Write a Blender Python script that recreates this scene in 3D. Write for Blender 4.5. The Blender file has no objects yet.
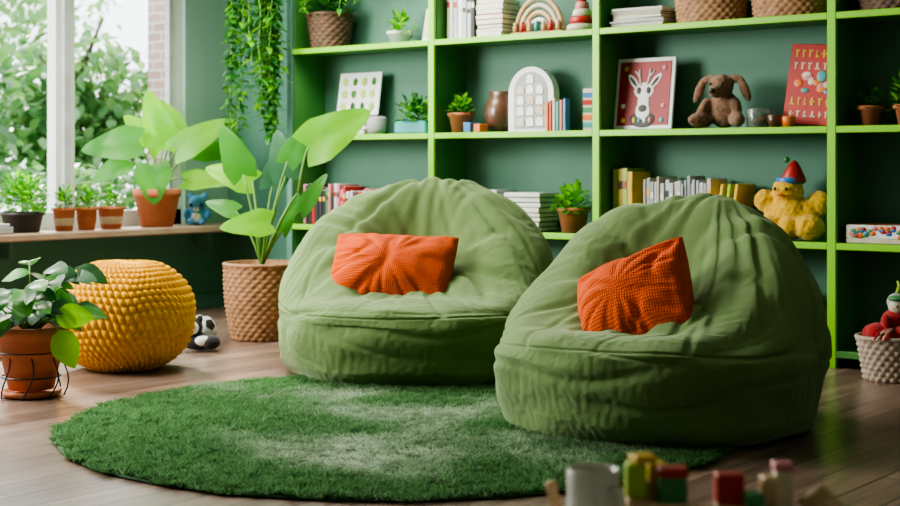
import bpy, bmesh, math, random, time
import numpy as np
from mathutils import Vector, Matrix, noise, Euler
T0=time.time()
scene=bpy.context.scene
YAW=math.radians(38.4); cY,sY=math.cos(YAW),math.sin(YAW)
def W(X,Y,z=0.0):
    return Vector((cY*X-sY*Y, sY*X+cY*Y, z))
pi=math.pi
# ------------------------------------------------------------------ materials
MATS={}
def mat(name,c1,c2=None,scale=6,rough=.6,bump=0,bscale=60,sheen=0,metal=0,coat=0,trans=0,spec=.5,stretch=None,stint=None):
    if name in MATS: return MATS[name]
    m=bpy.data.materials.new(name); m.use_nodes=True
    nt=m.node_tree; N=nt.nodes; L=nt.links
    b=N['Principled BSDF']
    tc=N.new('ShaderNodeTexCoord'); src=tc.outputs['Object']
    if stretch:
        mp=N.new('ShaderNodeMapping'); mp.inputs['Scale'].default_value=stretch
        L.new(src,mp.inputs[0]); src=mp.outputs[0]
    n=N.new('ShaderNodeTexNoise'); n.inputs['Scale'].default_value=scale; n.inputs['Detail'].default_value=4
    L.new(src,n.inputs['Vector'])
    if c2 is None: c2=tuple(min(1,x*.75) for x in c1)
    mx=N.new('ShaderNodeMix'); mx.data_type='RGBA'
    mx.inputs[6].default_value=(*c1,1); mx.inputs[7].default_value=(*c2,1)
    mr=N.new('ShaderNodeMapRange'); mr.inputs[1].default_value=.35; mr.inputs[2].default_value=.65
    L.new(n.outputs[0],mr.inputs[0]); L.new(mr.outputs[0],mx.inputs[0])
    L.new(mx.outputs[2],b.inputs['Base Color'])
    b.inputs['Roughness'].default_value=rough; b.inputs['Metallic'].default_value=metal
    b.inputs['Sheen Weight'].default_value=sheen; b.inputs['Coat Weight'].default_value=coat
    if stint: b.inputs['Sheen Tint'].default_value=(*stint,1)
    b.inputs['Transmission Weight'].default_value=trans
    b.inputs['Specular IOR Level'].default_value=spec
    if bump:
        n2=N.new('ShaderNodeTexNoise'); n2.inputs['Scale'].default_value=bscale; n2.inputs['Detail'].default_value=3
        L.new(src,n2.inputs['Vector'])
        bp=N.new('ShaderNodeBump'); bp.inputs['Strength'].default_value=bump; bp.inputs['Distance'].default_value=.01
        L.new(n2.outputs[0],bp.inputs['Height']); L.new(bp.outputs[0],b.inputs['Normal'])
    MATS[name]=m; return m
def leafmat(name,c1,c2,tr=.4,rough=.35,scale=5):
    m=mat(name,c1,c2,scale=scale,rough=rough,spec=.5)
    nt=m.node_tree;N=nt.nodes;L=nt.links
    out=N['Material Output']; b=N['Principled BSDF']
    t=N.new('ShaderNodeBsdfTranslucent'); t.inputs[0].default_value=(min(1,c1[0]*1.5),min(1,c1[1]*1.5),c1[2],1)
    ms=N.new('ShaderNodeMixShader'); ms.inputs[0].default_value=tr
    L.new(b.outputs[0],ms.inputs[1]); L.new(t.outputs[0],ms.inputs[2]); L.new(ms.outputs[0],out.inputs[0])
    return m
m_wall=mat('paint_teal_green',(.085,.22,.16),(.075,.20,.145),scale=2,rough=.7,bump=.05,bscale=120)
m_wall_l=mat('paint_sage',(.34,.52,.45),(.32,.50,.43),scale=2,rough=.7,bump=.05,bscale=120)
m_wall_r=mat('paint_pale_sage',(.36,.41,.33),(.34,.39,.31),scale=2,rough=.8,bump=.05,bscale=120)
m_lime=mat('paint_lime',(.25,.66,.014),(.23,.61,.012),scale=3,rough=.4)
m_limed=mat('lime_shade_dark',(.07,.25,.055),(.06,.22,.045),scale=3,rough=.5)  # darker lime: shade under the shelf boards put into the colour
m_back=mat('shelf_back_green',(.095,.235,.165),(.08,.20,.14),scale=1.5,rough=.65)
m_white=mat('white_paint',(.75,.78,.76),(.72,.74,.73),rough=.4)
m_ceil=mat('ceiling_white',(.75,.78,.75),rough=.9)
m_paper=mat('paper',(.75,.72,.64),(.68,.65,.57),rough=.8)
m_sill=mat('sill_wood',(.42,.30,.22),(.32,.21,.15),scale=6,rough=.35,stretch=(6,1,6))
m_terra=mat('terracotta',(.55,.19,.085),(.42,.14,.065),scale=9,rough=.75,bump=.1)
m_soil=mat('soil',(.04,.025,.015),rough=1,bump=.6)
m_dark=mat('dark_pot',(.03,.03,.028),rough=.5)
m_black=mat('black_iron',(.015,.013,.012),rough=.4)
m_wicker=mat('wicker',(.40,.21,.10),(.24,.12,.055),scale=30,rough=.7,bump=.3,bscale=150)
m_wickerg=mat('wicker_grey',(.48,.39,.31),(.34,.26,.20),scale=30,rough=.7,bump=.3,bscale=150)
m_wickerd=mat('wicker_dark',(.15,.08,.045),(.08,.045,.028),scale=30,rough=.7,bump=.3,bscale=150)
m_wood=mat('toy_wood',(.62,.42,.24),(.52,.33,.18),scale=6,rough=.5,stretch=(1,1,8))
m_red=mat('toy_red',(.50,.022,.02),rough=.4)
m_orange=mat('toy_orange',(.80,.20,.02),rough=.4)
m_yellow=mat('toy_yellow',(.80,.52,.04),rough=.4)
m_limet=mat('toy_lime',(.42,.60,.05),rough=.4)
m_green=mat('toy_green',(.06,.28,.10),rough=.4)
m_blue=mat('toy_blue',(.05,.20,.50),rough=.35)
m_pink=mat('toy_pink',(.65,.20,.25),rough=.4)
m_teal=mat('toy_teal',(.05,.35,.36),rough=.4)
m_grey=mat('soft_grey',(.42,.44,.43),rough=.6)
m_lgrey=mat('light_grey',(.56,.60,.62),rough=.6)
m_cream=mat('cream',(.70,.62,.48),rough=.6)
m_mug=mat('mug_ceramic',(.66,.62,.55),(.60,.56,.50),rough=.35,coat=.3)
m_brown=mat('brown_glaze',(.13,.06,.035),rough=.3,coat=.4)
m_plush=mat('brown_plush',(.32,.17,.095),(.20,.105,.06),scale=40,rough=1,bump=1,bscale=220,sheen=.3)
m_duck=mat('yellow_plush',(.85,.52,.025),(.72,.40,.015),scale=40,rough=1,bump=1,bscale=160,sheen=.3)
m_rplush=mat('red_plush',(.50,.015,.02),(.36,.01,.015),scale=30,rough=1,bump=1,bscale=160,sheen=.2)
m_glass=mat('jar_glass',(.8,.9,.85),rough=.05,trans=.85)
g_lime=leafmat('leaf_lime',(.25,.60,.022),(.14,.46,.03),.45)
g_mid=leafmat('leaf_mid',(.085,.32,.045),(.05,.23,.04),.35)
g_dark=leafmat('leaf_dark',(.035,.15,.045),(.025,.11,.035),.25)
g_blue=leafmat('leaf_bluegreen',(.07,.20,.11),(.05,.16,.08),.25)
g_stem=mat('stem_green',(.16,.34,.07),rough=.5)
# ------------------------------------------------------------------ mesh builder
class MB:
    def __init__(s): s.v=[];s.f=[];s.mi=[];s.sm=[];s.mats=[]
    def mid(s,m):
        if m not in s.mats: s.mats.append(m)
        return s.mats.index(m)
    def add(s,vs,fs,m,xf=None,smooth=True):
        o=len(s.v)
        if xf is not None: vs=[xf@Vector(p) for p in vs]
        s.v.extend([tuple(p) for p in vs]); k=s.mid(m)
        for f in fs:
            s.f.append(tuple(i+o for i in f)); s.mi.append(k); s.sm.append(smooth)
    def build(s,name,loc=(0,0,0),rz=0,parent=None):
        me=bpy.data.meshes.new(name); me.from_pydata(s.v,[],s.f)
        for m in s.mats: me.materials.append(m)
        me.polygons.foreach_set('material_index',s.mi); me.polygons.foreach_set('use_smooth',s.sm)
        me.update()
        ob=bpy.data.objects.new(name,me); scene.collection.objects.link(ob)
        ob.location=loc; ob.rotation_euler=(0,0,rz)
        if parent: ob.parent=parent
        return ob
    def box(s,c,size,m,rot=None,bev=.004,smooth=False):
        sx,sy,sz=[a/2 for a in size]; b=min(bev,sx*.45,sy*.45,sz*.45)
        vs=[];idx={}
        for X in(-1,1):
            for Y in(-1,1):
                for Z in(-1,1):
                    for ax in range(3):
                        p=[X*sx,Y*sy,Z*sz]
                        for a in range(3):
                            if a!=ax: p[a]-=(X,Y,Z)[a]*b
                        idx[(X,Y,Z,ax)]=len(vs); vs.append(p)
        fs=[]
        for ax in range(3):
            a1,a2=[(1,2),(2,0),(0,1)][ax]
            for sg in(-1,1):
                q=[]
                for (p1,p2) in((-1,-1),(1,-1),(1,1),(-1,1)):
                    k=[0,0,0];k[ax]=sg;k[a1]=p1;k[a2]=p2; q.append(idx[(*k,ax)])
                if sg<0:q.reverse()
                fs.append(q)
        for ax in range(3):
            a1,a2=[(1,2),(2,0),(0,1)][ax]
            for s1 in(-1,1):
                for s2 in(-1,1):
                    k0=[0,0,0];k1=[0,0,0];k0[ax]=-1;k1[ax]=1
                    for k in(k0,k1): k[a1]=s1;k[a2]=s2
                    q=[idx[(*k0,a1)],idx[(*k1,a1)],idx[(*k1,a2)],idx[(*k0,a2)]]
                    if s1*s2>0:q.reverse()
                    fs.append(q)
        for X in(-1,1):
            for Y in(-1,1):
                for Z in(-1,1):
                    q=[idx[(X,Y,Z,0)],idx[(X,Y,Z,1)],idx[(X,Y,Z,2)]]
                    if X*Y*Z<0:q.reverse()
                    fs.append(q)
        xf=Matrix.Translation(c)
        if rot is not None: xf=xf@Euler(rot).to_matrix().to_4x4()
        s.add(vs,fs,m,xf,smooth)
    def lathe(s,prof,m,c=(0,0,0),seg=32,rot=None,sx=1,sy=1,fn=None):
        vs=[];fs=[]
        for k,(r,z) in enumerate(prof):
            for i in range(seg):
                a=2*pi*i/seg; rr=r
                if fn: rr=r+fn(a,k,z)
                vs.append((rr*math.cos(a)*sx,rr*math.sin(a)*sy,z))
        for k in range(len(prof)-1):
            for i in range(seg):
                j=(i+1)%seg; fs.append((k*seg+i,k*seg+j,(k+1)*seg+j,(k+1)*seg+i))
        if prof[0][0]>1e-4: fs.append(tuple(reversed(range(seg))))
        if prof[-1][0]>1e-4: fs.append(tuple(range((len(prof)-1)*seg,len(prof)*seg)))
        xf=Matrix.Translation(c)
        if rot is not None: xf=xf@Euler(rot).to_matrix().to_4x4()
        s.add(vs,fs,m,xf)
    def ell(s,c,r,m,rot=None,seg=24,rings=14):
        vs=[(0,0,-1)];fs=[]
        for k in range(1,rings):
            e=-pi/2+pi*k/rings
            for i in range(seg):
                a=2*pi*i/seg; vs.append((math.cos(e)*math.cos(a),math.cos(e)*math.sin(a),math.sin(e)))
        vs.append((0,0,1)); n=len(vs)-1
        for i in range(seg):
            j=(i+1)%seg; fs.append((0,1+j,1+i)); fs.append((n,n-seg+i,n-seg+j))
            for k in range(rings-2): fs.append((1+k*seg+i,1+k*seg+j,1+(k+1)*seg+j,1+(k+1)*seg+i))
        xf=Matrix.Translation(c)
        if rot is not None: xf=xf@Euler(rot).to_matrix().to_4x4()
        xf=xf@Matrix.Diagonal((r[0],r[1],r[2],1)); s.add(vs,fs,m,xf)
    def tube(s,pts,rad,m,seg=8,closed=False):
        pts=[Vector(p) for p in pts]; n=len(pts); vs=[];fs=[]
        if not isinstance(rad,(list,tuple)): rad=[rad]*n
        ref=Vector((0,0,1))
        for i,p in enumerate(pts):
            if closed: d=pts[(i+1)%n]-pts[i-1]
            else: d=pts[min(i+1,n-1)]-pts[max(i-1,0)]
            if d.length<1e-9: d=Vector((0,0,1))
            d.normalize()
            if abs(d.dot(ref))>.95: ref=Vector((1,0,0)) if abs(d.x)<.9 else Vector((0,1,0))
            a=d.cross(ref).normalized(); b=a.cross(d).normalized(); ref=b
            for k in range(seg):
                t=2*pi*k/seg; vs.append(p+a*math.cos(t)*rad[i]+b*math.sin(t)*rad[i])
        for i in range(n if closed else n-1):
            j=(i+1)%n
            for k in range(seg):
                l=(k+1)%seg; fs.append((i*seg+k,i*seg+l,j*seg+l,j*seg+k))
        if not closed: fs.append(tuple(reversed(range(seg)))); fs.append(tuple(range((n-1)*seg,n*seg)))
        s.add(vs,fs,m)
    def leaf(s,base,d,L,Wd,m,kind='oval',up=(0,0,1),droop=.2,fold=.12,nu=8,nv=3,wav=0.,ph=0.):
        base=Vector(base); d=Vector(d).normalized(); up=Vector(up)
        sd=d.cross(up)
        if sd.length<1e-3: sd=Vector((1,0,0))
        sd.normalize(); nr=sd.cross(d).normalized()
        vs=[];fs=[]
        for i in range(nu+1):
            t=i/nu
            c=base+d*L*t-nr*droop*L*t*t
            if kind=='oval': w=Wd/2*max(0,math.sin(pi*t**.8))**.75
            elif kind=='lance': w=Wd/2*max(0,math.sin(pi*t**.6))**1.1
            else: w=Wd/2*(max(0,1-t)**.62)*min(1,.62+1.6*t)*(1.02)
            for j in range(-nv,nv+1):
                q=j/nv
                p=c+sd*w*q+nr*(fold*w*abs(q)*(1.3-abs(q)*.8)+wav*w*math.sin(t*11+ph+2*q)*abs(q))
                if kind=='heart': p-=d*(.20*L*abs(q)**1.0*(1-abs(q)*.35)*(1-t)**3)
                vs.append(p)
        k=2*nv+1
        for i in range(nu):
            for j in range(k-1): fs.append((i*k+j,i*k+j+1,(i+1)*k+j+1,(i+1)*k+j))
        s.add(vs,fs,m)
def bush(mb,c,r,n,ll,lw,mats,rng,kind='oval',hemi=-.15,nu=4):
    for _ in range(n):
        while True:
            d=Vector((rng.gauss(0,1),rng.gauss(0,1),rng.gauss(0,1))).normalized()
            if d.z>hemi: break
        k=rng.uniform(.35,1.0)
        p=Vector(c)+Vector((d.x*r[0],d.y*r[1],d.z*r[2]))*k
        dd=(d+Vector((rng.uniform(-.7,.7),rng.uniform(-.7,.7),rng.uniform(-.3,.7)))).normalized()
        mb.leaf(p,dd,ll*rng.uniform(.7,1.25),lw*rng.uniform(.7,1.2),rng.choice(mats),kind=kind,droop=rng.uniform(0,.4),nu=nu,nv=1,fold=.25)
def pot(mb,r0,r1,h,m,rim=.02,z=0,soil=True):
    t=.012
    mb.lathe([(r0,z),(r1-.004,z+h-rim),(r1+.006,z+h-rim),(r1+.008,z+h),(r1-t,z+h),(r1-t-.004,z+h-rim)],m,seg=36)
    if soil: mb.lathe([(r1-t-.002,z+h-rim-.002),(r1*.5,z+h-rim+.004),(0.0001,z+h-rim+.006)],m_soil,seg=24)
def wicker(mb,r0,r1,h,N,rows,m,sx=1,sy=1,amp=.006,bulge=0,z0=0):
    prof=[];sub=4;tot=rows*sub
    for k in range(tot+1):
        t=k/tot; prof.append((r0+(r1-r0)*t+bulge*math.sin(pi*t),z0+h*t))
    def fn(a,k,z):
        row=min(k//sub,rows-1); fr=(k-row*sub)/sub
        return amp*math.cos(N*a+pi*(row%2))*math.sin(pi*fr)+amp*.6*math.sin(pi*fr)
    seg=N*6
    mb.lathe(prof+[(r1-.012,z0+h),(r0*.9+(r1-r0)*.5,z0+h*.5)],m,seg=seg,sx=sx,sy=sy,fn=lambda a,k,z: fn(a,k,z) if k<=tot else 0)
    ring=[(r1*math.cos(2*pi*i/48)*sx,r1*math.sin(2*pi*i/48)*sy,z0+h) for i in range(48)]
    mb.tube(ring,amp*1.8,m,seg=8,closed=True)
# ------------------------------------------------------------------ bean bags (cloth relaxed)
def cube_sphere(n):
    pts={};V=[];F=[]
    def key(p): return tuple(round(a*n*2) for a in p)
    def vid(p):
        k=key(p)
        if k not in pts:
            pts[k]=len(V); V.append([math.tan(a*pi/4) for a in p])
        return pts[k]
    for ax in range(3):
        for sg in(-1,1):
            for i in range(n):
                for j in range(n):
                    q=[]
                    for (a,b) in((i,j),(i+1,j),(i+1,j+1),(i,j+1)):
                        p=[0,0,0];p[ax]=sg;p[(ax+1)%3]=-1+2*a/n;p[(ax+2)%3]=-1+2*b/n
                        q.append(vid(p))
                    if sg<0:q.reverse()
                    F.append(q)
    V=[Vector(v).normalized() for v in V]
    return V,F
def sstep(a,b,x):
    t=max(0,min(1,(x-a)/(b-a))); return t*t*(3-2*t)
CS=cube_sphere(80)
def bag_mesh(name,R,Hb,mat_,seed,seamrot=0.0,skew=0.0):
    dirs,F=CS; V=[]; wts=[]
    zc=.27
    crest=Vector((0.05+skew,.42,.905)).normalized()
    e1=crest.cross(Vector((0,1,0))).normalized(); e2=crest.cross(e1).normalized()
    so=Vector((seed*7.3,seed*3.1,0))
    nseam=6
    def crease(x,wd): return math.exp(-(x/wd)**2)
    for d in dirs:
        q=math.hypot(d.x,d.y); a=math.atan2(d.y,d.x)
        rho=q**(.82 if d.z>=0 else .82-.46*min(1,-d.z*2)); u=rho*math.cos(a); v=rho*math.sin(a)
        hol=math.exp(-(u/.38)**2-((v+.02)/.29)**2)
        if d.z<0: z=max(.0,zc-1.36*zc*abs(d.z)**.92)
        else:
            s=sstep(-.62,.46,v)
            A=.15+(Hb-zc-.15)*s*(1-.16*u*u)-.35*hol
            z=zc+A*d.z**.84*1.05
        yy=v*R+.05*max(0,z-zc)
        p=Vector((u*R,yy,z))
        nrm=Vector((d.x,d.y,d.z*.9))
        p+=nrm*(.034*noise.noise(d*1.9+so)+.014*noise.noise(d*3.6+so))
        dc=math.acos(max(-1,min(1,d.dot(crest))))
        aa0=math.atan2(d.dot(e2),d.dot(e1))
        ww=aa0+.25*noise.noise(d*1.6-so); cx,cy=math.cos(ww),math.sin(ww)
        n1=noise.noise(Vector((cx*3.0,cy*3.0,dc*.6+seed)))
        n2=noise.noise(Vector((cx*6.5,cy*6.5,dc*.8+seed*2)))
        env=sstep(.0,.25,dc)*(1-sstep(.5,1.5,dc))
        p+=nrm*(-.024*crease(n1,.20)*env-.003*crease(n2,.14)*env)
        rh=math.hypot(u/.62,(v)/.55); ah=math.atan2(v,u)+.35*noise.noise(Vector((u*2,v*2,seed)))
        n3=noise.noise(Vector((math.cos(ah)*3.4,math.sin(ah)*3.4,rh*.5+seed*3)))
        n4=noise.noise(Vector((math.cos(ah)*8,math.sin(ah)*8,rh*.6+seed*5)))
        if d.z>0:
            e3=math.exp(-((rh-.85)/.42)**2)
            p+=nrm*(-.025*crease(n3,.20)*e3-.004*crease(n4,.16)*math.exp(-((rh-.75)/.28)**2))
        n5=noise.noise(Vector((d.x*1.2+d.z*1.0,d.y*1.2,d.z*2.6))+so)
        p+=nrm*(-.012*crease(n5,.14)*sstep(.75,1.3,dc)*sstep(-.6,-.2,d.z)*(1-sstep(.2,.5,d.z)))
        w=.42
        aa=(aa0+seamrot+.15*math.sin(dc*2))/(2*pi)*nseam
        da=abs(aa-round(aa))/nseam*2*pi*math.sin(dc)
        ringz=.10-.22*d.y+.06*math.sin(a*2+seed*2)
        dr=abs(d.z-ringz)
        sd=(min(da,dr) if dc>.08 else 9) if d.z>ringz else dr
        g=math.exp(-(sd/.022)**2)
        if d.z>-.4: p-=nrm*.008*g
        if p.z<=.010: w=1.0
        p.z=max(p.z,0)
        V.append(p); wts.append(w)
    me=bpy.data.meshes.new(name); me.from_pydata(V,[],F); me.materials.append(mat_)
    me.polygons.foreach_set('use_smooth',[True]*len(F)); me.update()
    ob=bpy.data.objects.new(name,me); scene.collection.objects.link(ob)
    vg=ob.vertex_groups.new(name='pin')
    for i,w in enumerate(wts): vg.add([i],w,'REPLACE')
    return ob
def relax(obs,frames=12,shrink=-.012,press=.8):
    for ob in obs:
        md=ob.modifiers.new('cloth','CLOTH'); s=md.settings
        s.quality=5; s.mass=.3; s.tension_stiffness=20; s.compression_stiffness=20; s.shear_stiffness=8; s.bending_stiffness=14
        s.tension_damping=10;s.compression_damping=10;s.shear_damping=10;s.bending_damping=2
        s.vertex_group_mass='pin'; s.pin_stiffness=1.0; s.shrink_min=shrink; s.shrink_max=shrink
        s.use_pressure=True; s.uniform_pressure_force=press; s.effector_weights.gravity=0; s.air_damping=3
        md.collision_settings.use_collision=False
        md.point_cache.frame_start=1; md.point_cache.frame_end=frames
    for f in range(1,frames+1): scene.frame_set(f)
    dg=bpy.context.evaluated_depsgraph_get()
    for ob in obs:
        ev=ob.evaluated_get(dg)
        co=np.empty(len(ev.data.vertices)*3); ev.data.vertices.foreach_get('co',co)
        co0=np.empty(len(ob.data.vertices)*3); ob.data.vertices.foreach_get('co',co0)
        dd=np.linalg.norm((co-co0).reshape(-1,3),axis=1)
        ok=np.isfinite(co).all() and dd.max()<.4
        ob.modifiers.clear()
        if ok:
            c=co.reshape(-1,3); c[:,2]=np.maximum(c[:,2],0)
            ob.data.vertices.foreach_set('co',c.reshape(-1)); ob.data.update()
    scene.frame_set(1)
m_bag=mat('green_velvet',(.135,.225,.070),(.110,.190,.055),scale=3,rough=.9,bump=.15,bscale=140,sheen=.35,stint=(.78,.9,.62))
bagA=bag_mesh('bean_bag_chair',.70,.975,m_bag,1,.3,0.0)
bagB=bag_mesh('bean_bag_chair',.638,.925,m_bag,2,.0,.10)
try: relax([bagA,bagB])
except Exception as e: print('cloth fail',e)
for b in (bagA,bagB):
    sb=b.modifiers.new('sub','SUBSURF'); sb.levels=1; sb.render_levels=1
bagA.location=W(-.150,7.06,.0); bagA.rotation_euler=(0,0,YAW+math.radians(-6))
bagB.location=W(.806,5.62,.0); bagB.rotation_euler=(0,0,YAW+math.radians(-34))
bagB.location.z=.010; bagA.location.z=.0
# ------------------------------------------------------------------ cushions
m_pil=mat('orange_corduroy',(.72,.095,.003),(.60,.07,.002),scale=5,rough=.95,sheen=.1,stint=(1,.4,.1))
nt=m_pil.node_tree; N=nt.nodes; L=nt.links
tc=N.new('ShaderNodeTexCoord'); wv=N.new('ShaderNodeTexWave'); wv.inputs['Scale'].default_value=34; wv.bands_direction='X'
wv.inputs['Distortion'].default_value=.6
wv2=N.new('ShaderNodeTexWave'); wv2.inputs['Scale'].default_value=24; wv2.bands_direction='Y'; wv2.inputs['Distortion'].default_value=.8
md_=N.new('ShaderNodeMath'); md_.operation='MULTIPLY'
bp=N.new('ShaderNodeBump'); bp.inputs['Strength'].default_value=.6; bp.inputs['Distance'].default_value=.007
L.new(tc.outputs['Object'],wv.inputs['Vector']); L.new(tc.outputs['Object'],wv2.inputs['Vector'])
L.new(wv.outputs['Fac'],md_.inputs[0]); L.new(wv2.outputs['Fac'],md_.inputs[1])
L.new(md_.outputs[0],bp.inputs['Height']); L.new(bp.outputs[0],N['Principled BSDF'].inputs['Normal'])
def cushion(bag,S,T,c,tilt,roll,tiltside,seed,sy=1.0,bendk=1):
    n=56; V=[];F=[]
    for side in(1,-1):
        for i in range(n+1):
            for j in range(n+1):
                u=-1+2*i/n; v=-1+2*j/n
                cr=1-.06*(u*u*v*v)**1.5
                x=u*S/2*(1-.08*(1-v*v)*(abs(u)**2))*cr; y=v*S/2*sy*(1-.08*(1-u*u)*(abs(v)**2))*cr
                th=T/2*(max(0,1-u*u)**.5)*(max(0,1-v*v)**.5)
                edge=1-max(abs(u),abs(v)); ed=min(1,edge*5)
                a=math.atan2(y,x); rr=math.hypot(u,v)
                n1=noise.noise(Vector((x*4.5,y*5.5,seed))); n2=noise.noise(Vector((math.cos(a)*3.2,math.sin(a)*3.2,rr*.8+seed*3)))
                w=.026*noise.noise(Vector((x*4,y*4,seed+7)))-.014*math.exp(-(n1/.13)**2)-.016*math.exp(-(n2/.16)**2)*min(1,rr*1.2)
                bend=bendk*(-.05*(u*u)-.03*v*v+.015*math.sin(u*3+seed))
                V.append((x,y,side*(th+.002)+(w*ed if side>0 else 0)+bend))
    k=(n+1)**2
    for s in range(2):
        for i in range(n):
            for j in range(n):
                q=[s*k+i*(n+1)+j,s*k+(i+1)*(n+1)+j,s*k+(i+1)*(n+1)+j+1,s*k+i*(n+1)+j+1]
                if s:q.reverse()
                F.append(q)
    b=[i*(n+1) for i in range(n+1)]+[n*(n+1)+j for j in range(1,n+1)]+[i*(n+1)+n for i in range(n-1,-1,-1)]+[j for j in range(n-1,0,-1)]
    for i in range(len(b)):
        j=(i+1)%len(b); F.append((b[i],k+b[i],k+b[j],b[j]))
    pl=Matrix.Translation(c)@Euler((tilt,0,0)).to_matrix().to_4x4()@Euler((0,tiltside,0)).to_matrix().to_4x4()@Euler((0,0,roll)).to_matrix().to_4x4()
    bw=Matrix.LocRotScale(bag.location,bag.rotation_euler,None)
    me=bpy.data.meshes.new('cushion'); me.from_pydata(V,[],F); me.materials.append(m_pil)
    me.polygons.foreach_set('use_smooth',[True]*len(F)); me.update()
    o=bpy.data.objects.new('orange_cushion',me); scene.collection.objects.link(o)
    o.matrix_world=bw@pl
    sb=o.modifiers.new('sub','SUBSURF'); sb.levels=1; sb.render_levels=1
    return o
R_=math.radians
cushion(bagA,.64,.32,(-.115,-.12,.475),R_(50),R_(-4),R_(-3),1,sy=.70,bendk=-.3)
cushion(bagB,.50,.32,(-.015,-.15,.455),R_(58),R_(22),R_(-8),2,sy=.90,bendk=-.25)
# ------------------------------------------------------------------ room shell
XL=-7.64; YB=7.10; H=3.0; XR=2.2; YF=-1.2
mfl=bpy.data.materials.new('floor_planks'); mfl.use_nodes=True
nt=mfl.node_tree;N=nt.nodes;L=nt.links;b=N['Principled BSDF']
tc=N.new('ShaderNodeTexCoord'); mp=N.new('ShaderNodeMapping'); mp.inputs['Rotation'].default_value=(0,0,pi/2)
L.new(tc.outputs['Object'],mp.inputs[0])
br=N.new('ShaderNodeTexBrick'); br.inputs['Scale'].default_value=1; br.inputs['Brick Width'].default_value=1.9; br.inputs['Row Height'].default_value=.15
br.inputs['Mortar Size'].default_value=.003; br.inputs['Color1'].default_value=(.29,.195,.15,1); br.inputs['Color2'].default_value=(.175,.115,.088,1); br.inputs['Mortar'].default_value=(.03,.02,.015,1)
br.offset=.37
L.new(mp.outputs[0],br.inputs['Vector'])
mp2=N.new('ShaderNodeMapping'); mp2.inputs['Scale'].default_value=(28,1.6,1); L.new(tc.outputs['Object'],mp2.inputs[0])
nz=N.new('ShaderNodeTexNoise'); nz.inputs['Scale'].default_value=1.5; nz.inputs['Detail'].default_value=6; L.new(mp2.outputs[0],nz.inputs['Vector'])
mr=N.new('ShaderNodeMapRange'); mr.inputs[1].default_value=.3;mr.inputs[2].default_value=.7;mr.inputs[3].default_value=.6;mr.inputs[4].default_value=1.3
L.new(nz.outputs[0],mr.inputs[0])
mm=N.new('ShaderNodeMix'); mm.data_type='RGBA'; mm.blend_type='MULTIPLY'; mm.inputs[0].default_value=1
L.new(br.outputs['Color'],mm.inputs[6]); L.new(mr.outputs[0],mm.inputs[7]); L.new(mm.outputs[2],b.inputs['Base Color'])
b.inputs['Roughness'].default_value=.28
bp=N.new('ShaderNodeBump'); bp.inputs['Strength'].default_value=.15; bp.inputs['Distance'].default_value=.004
L.new(nz.outputs[0],bp.inputs['Height']); L.new(bp.outputs[0],b.inputs['Normal'])
fl=MB(); fl.box(((XL+XR)/2,(YB+YF)/2,-.05),(XR-XL+.3,YB-YF+.3,.1),mfl,bev=.001); fl.build('floor')
c=MB(); c.box(((XL+XR)/2,(YB+YF)/2,H+.05),(XR-XL+.3,YB-YF+.3,.1),m_ceil,bev=.001); c.build('ceiling')
c=MB(); c.box(((XL+XR)/2,YB+.075,H/2),(XR-XL+.3,.15,H),m_wall,bev=.001); c.build('wall_back')
c=MB(); c.box(((XL+XR)/2,YF-.075,H/2),(XR-XL+.3,.15,H),m_wall_r,bev=.001); c.build('wall_front')
c=MB(); c.box((XR+.075,(YB+YF)/2,H/2),(.15,YB-YF,H),m_wall_r,bev=.001); c.build('wall_right')
c=MB()
WY0,WY1,WZ0,WZ1=3.9,6.70,.57,2.65
xm=XL-.09
c.box((xm,(YF+YB)/2,WZ0/2),(.18,YB-YF,WZ0),m_wall,bev=.001)
c.box((xm,(YF+YB)/2,(WZ1+H)/2),(.18,YB-YF,H-WZ1),m_wall_l,bev=.001)
c.box((xm,(WY1+YB)/2,(WZ0+WZ1)/2),(.18,YB-WY1,WZ1-WZ0),m_wall_l,bev=.001)
c.box((xm,(3.9+3.3)/2,(WZ0+WZ1)/2),(.18,.6,WZ1-WZ0),m_wall_l,bev=.001)
c.box((xm,(YF+.2)/2,(WZ0+WZ1)/2),(.18,.2-YF,WZ1-WZ0),m_wall_l,bev=.001)
c.build('wall_left')
def window(name,y0,y1,mull):
    c=MB(); xw=XL-.08
    fw=.075
    c.box((xw,(y0+y1)/2,WZ0+.075),(.08,y1-y0,.11),m_white); c.box((xw,(y0+y1)/2,WZ1-.04),(.08,y1-y0,.08),m_white)
    c.box((xw,y0+fw/2,(WZ0+WZ1)/2),(.08,fw,WZ1-WZ0),m_white); c.box((xw,y1-fw/2,(WZ0+WZ1)/2),(.08,fw,WZ1-WZ0),m_white)
    c.box((xw+.02,y1-fw-.02,(WZ0+WZ1)/2),(.05,.035,WZ1-WZ0-.1),m_lgrey)
    for y in mull:
        c.box((xw,y,(WZ0+WZ1)/2),(.09,.15,WZ1-WZ0),m_white); c.box((xw+.03,y,(WZ0+WZ1)/2),(.07,.05,WZ1-WZ0-.05),m_lgrey)
    c.build(name)
window('window_1',WY0,WY1,[5.73,4.8]); window('window_2',.2,3.3,[1.2,2.25])
c=MB(); c.box((-7.455,(3.3+YB)/2-.01,.572),(.41,YB-3.3-.02,.045),m_sill,bev=.008)
for y in(3.6,5.2,6.8): c.box((-7.56,y,.49),(.15,.035,.12),m_wall)
c.build('trim_window_sill')
c=MB(); c.box((XL+.01,(YF+YB)/2,.05),(.02,YB-YF-.02,.1),m_wall); c.build('baseboard_left')
c=MB(); c.box((-7.17,YB-.01,.05),(.90,.02,.1),m_wall); c.build('baseboard_back')
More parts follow.
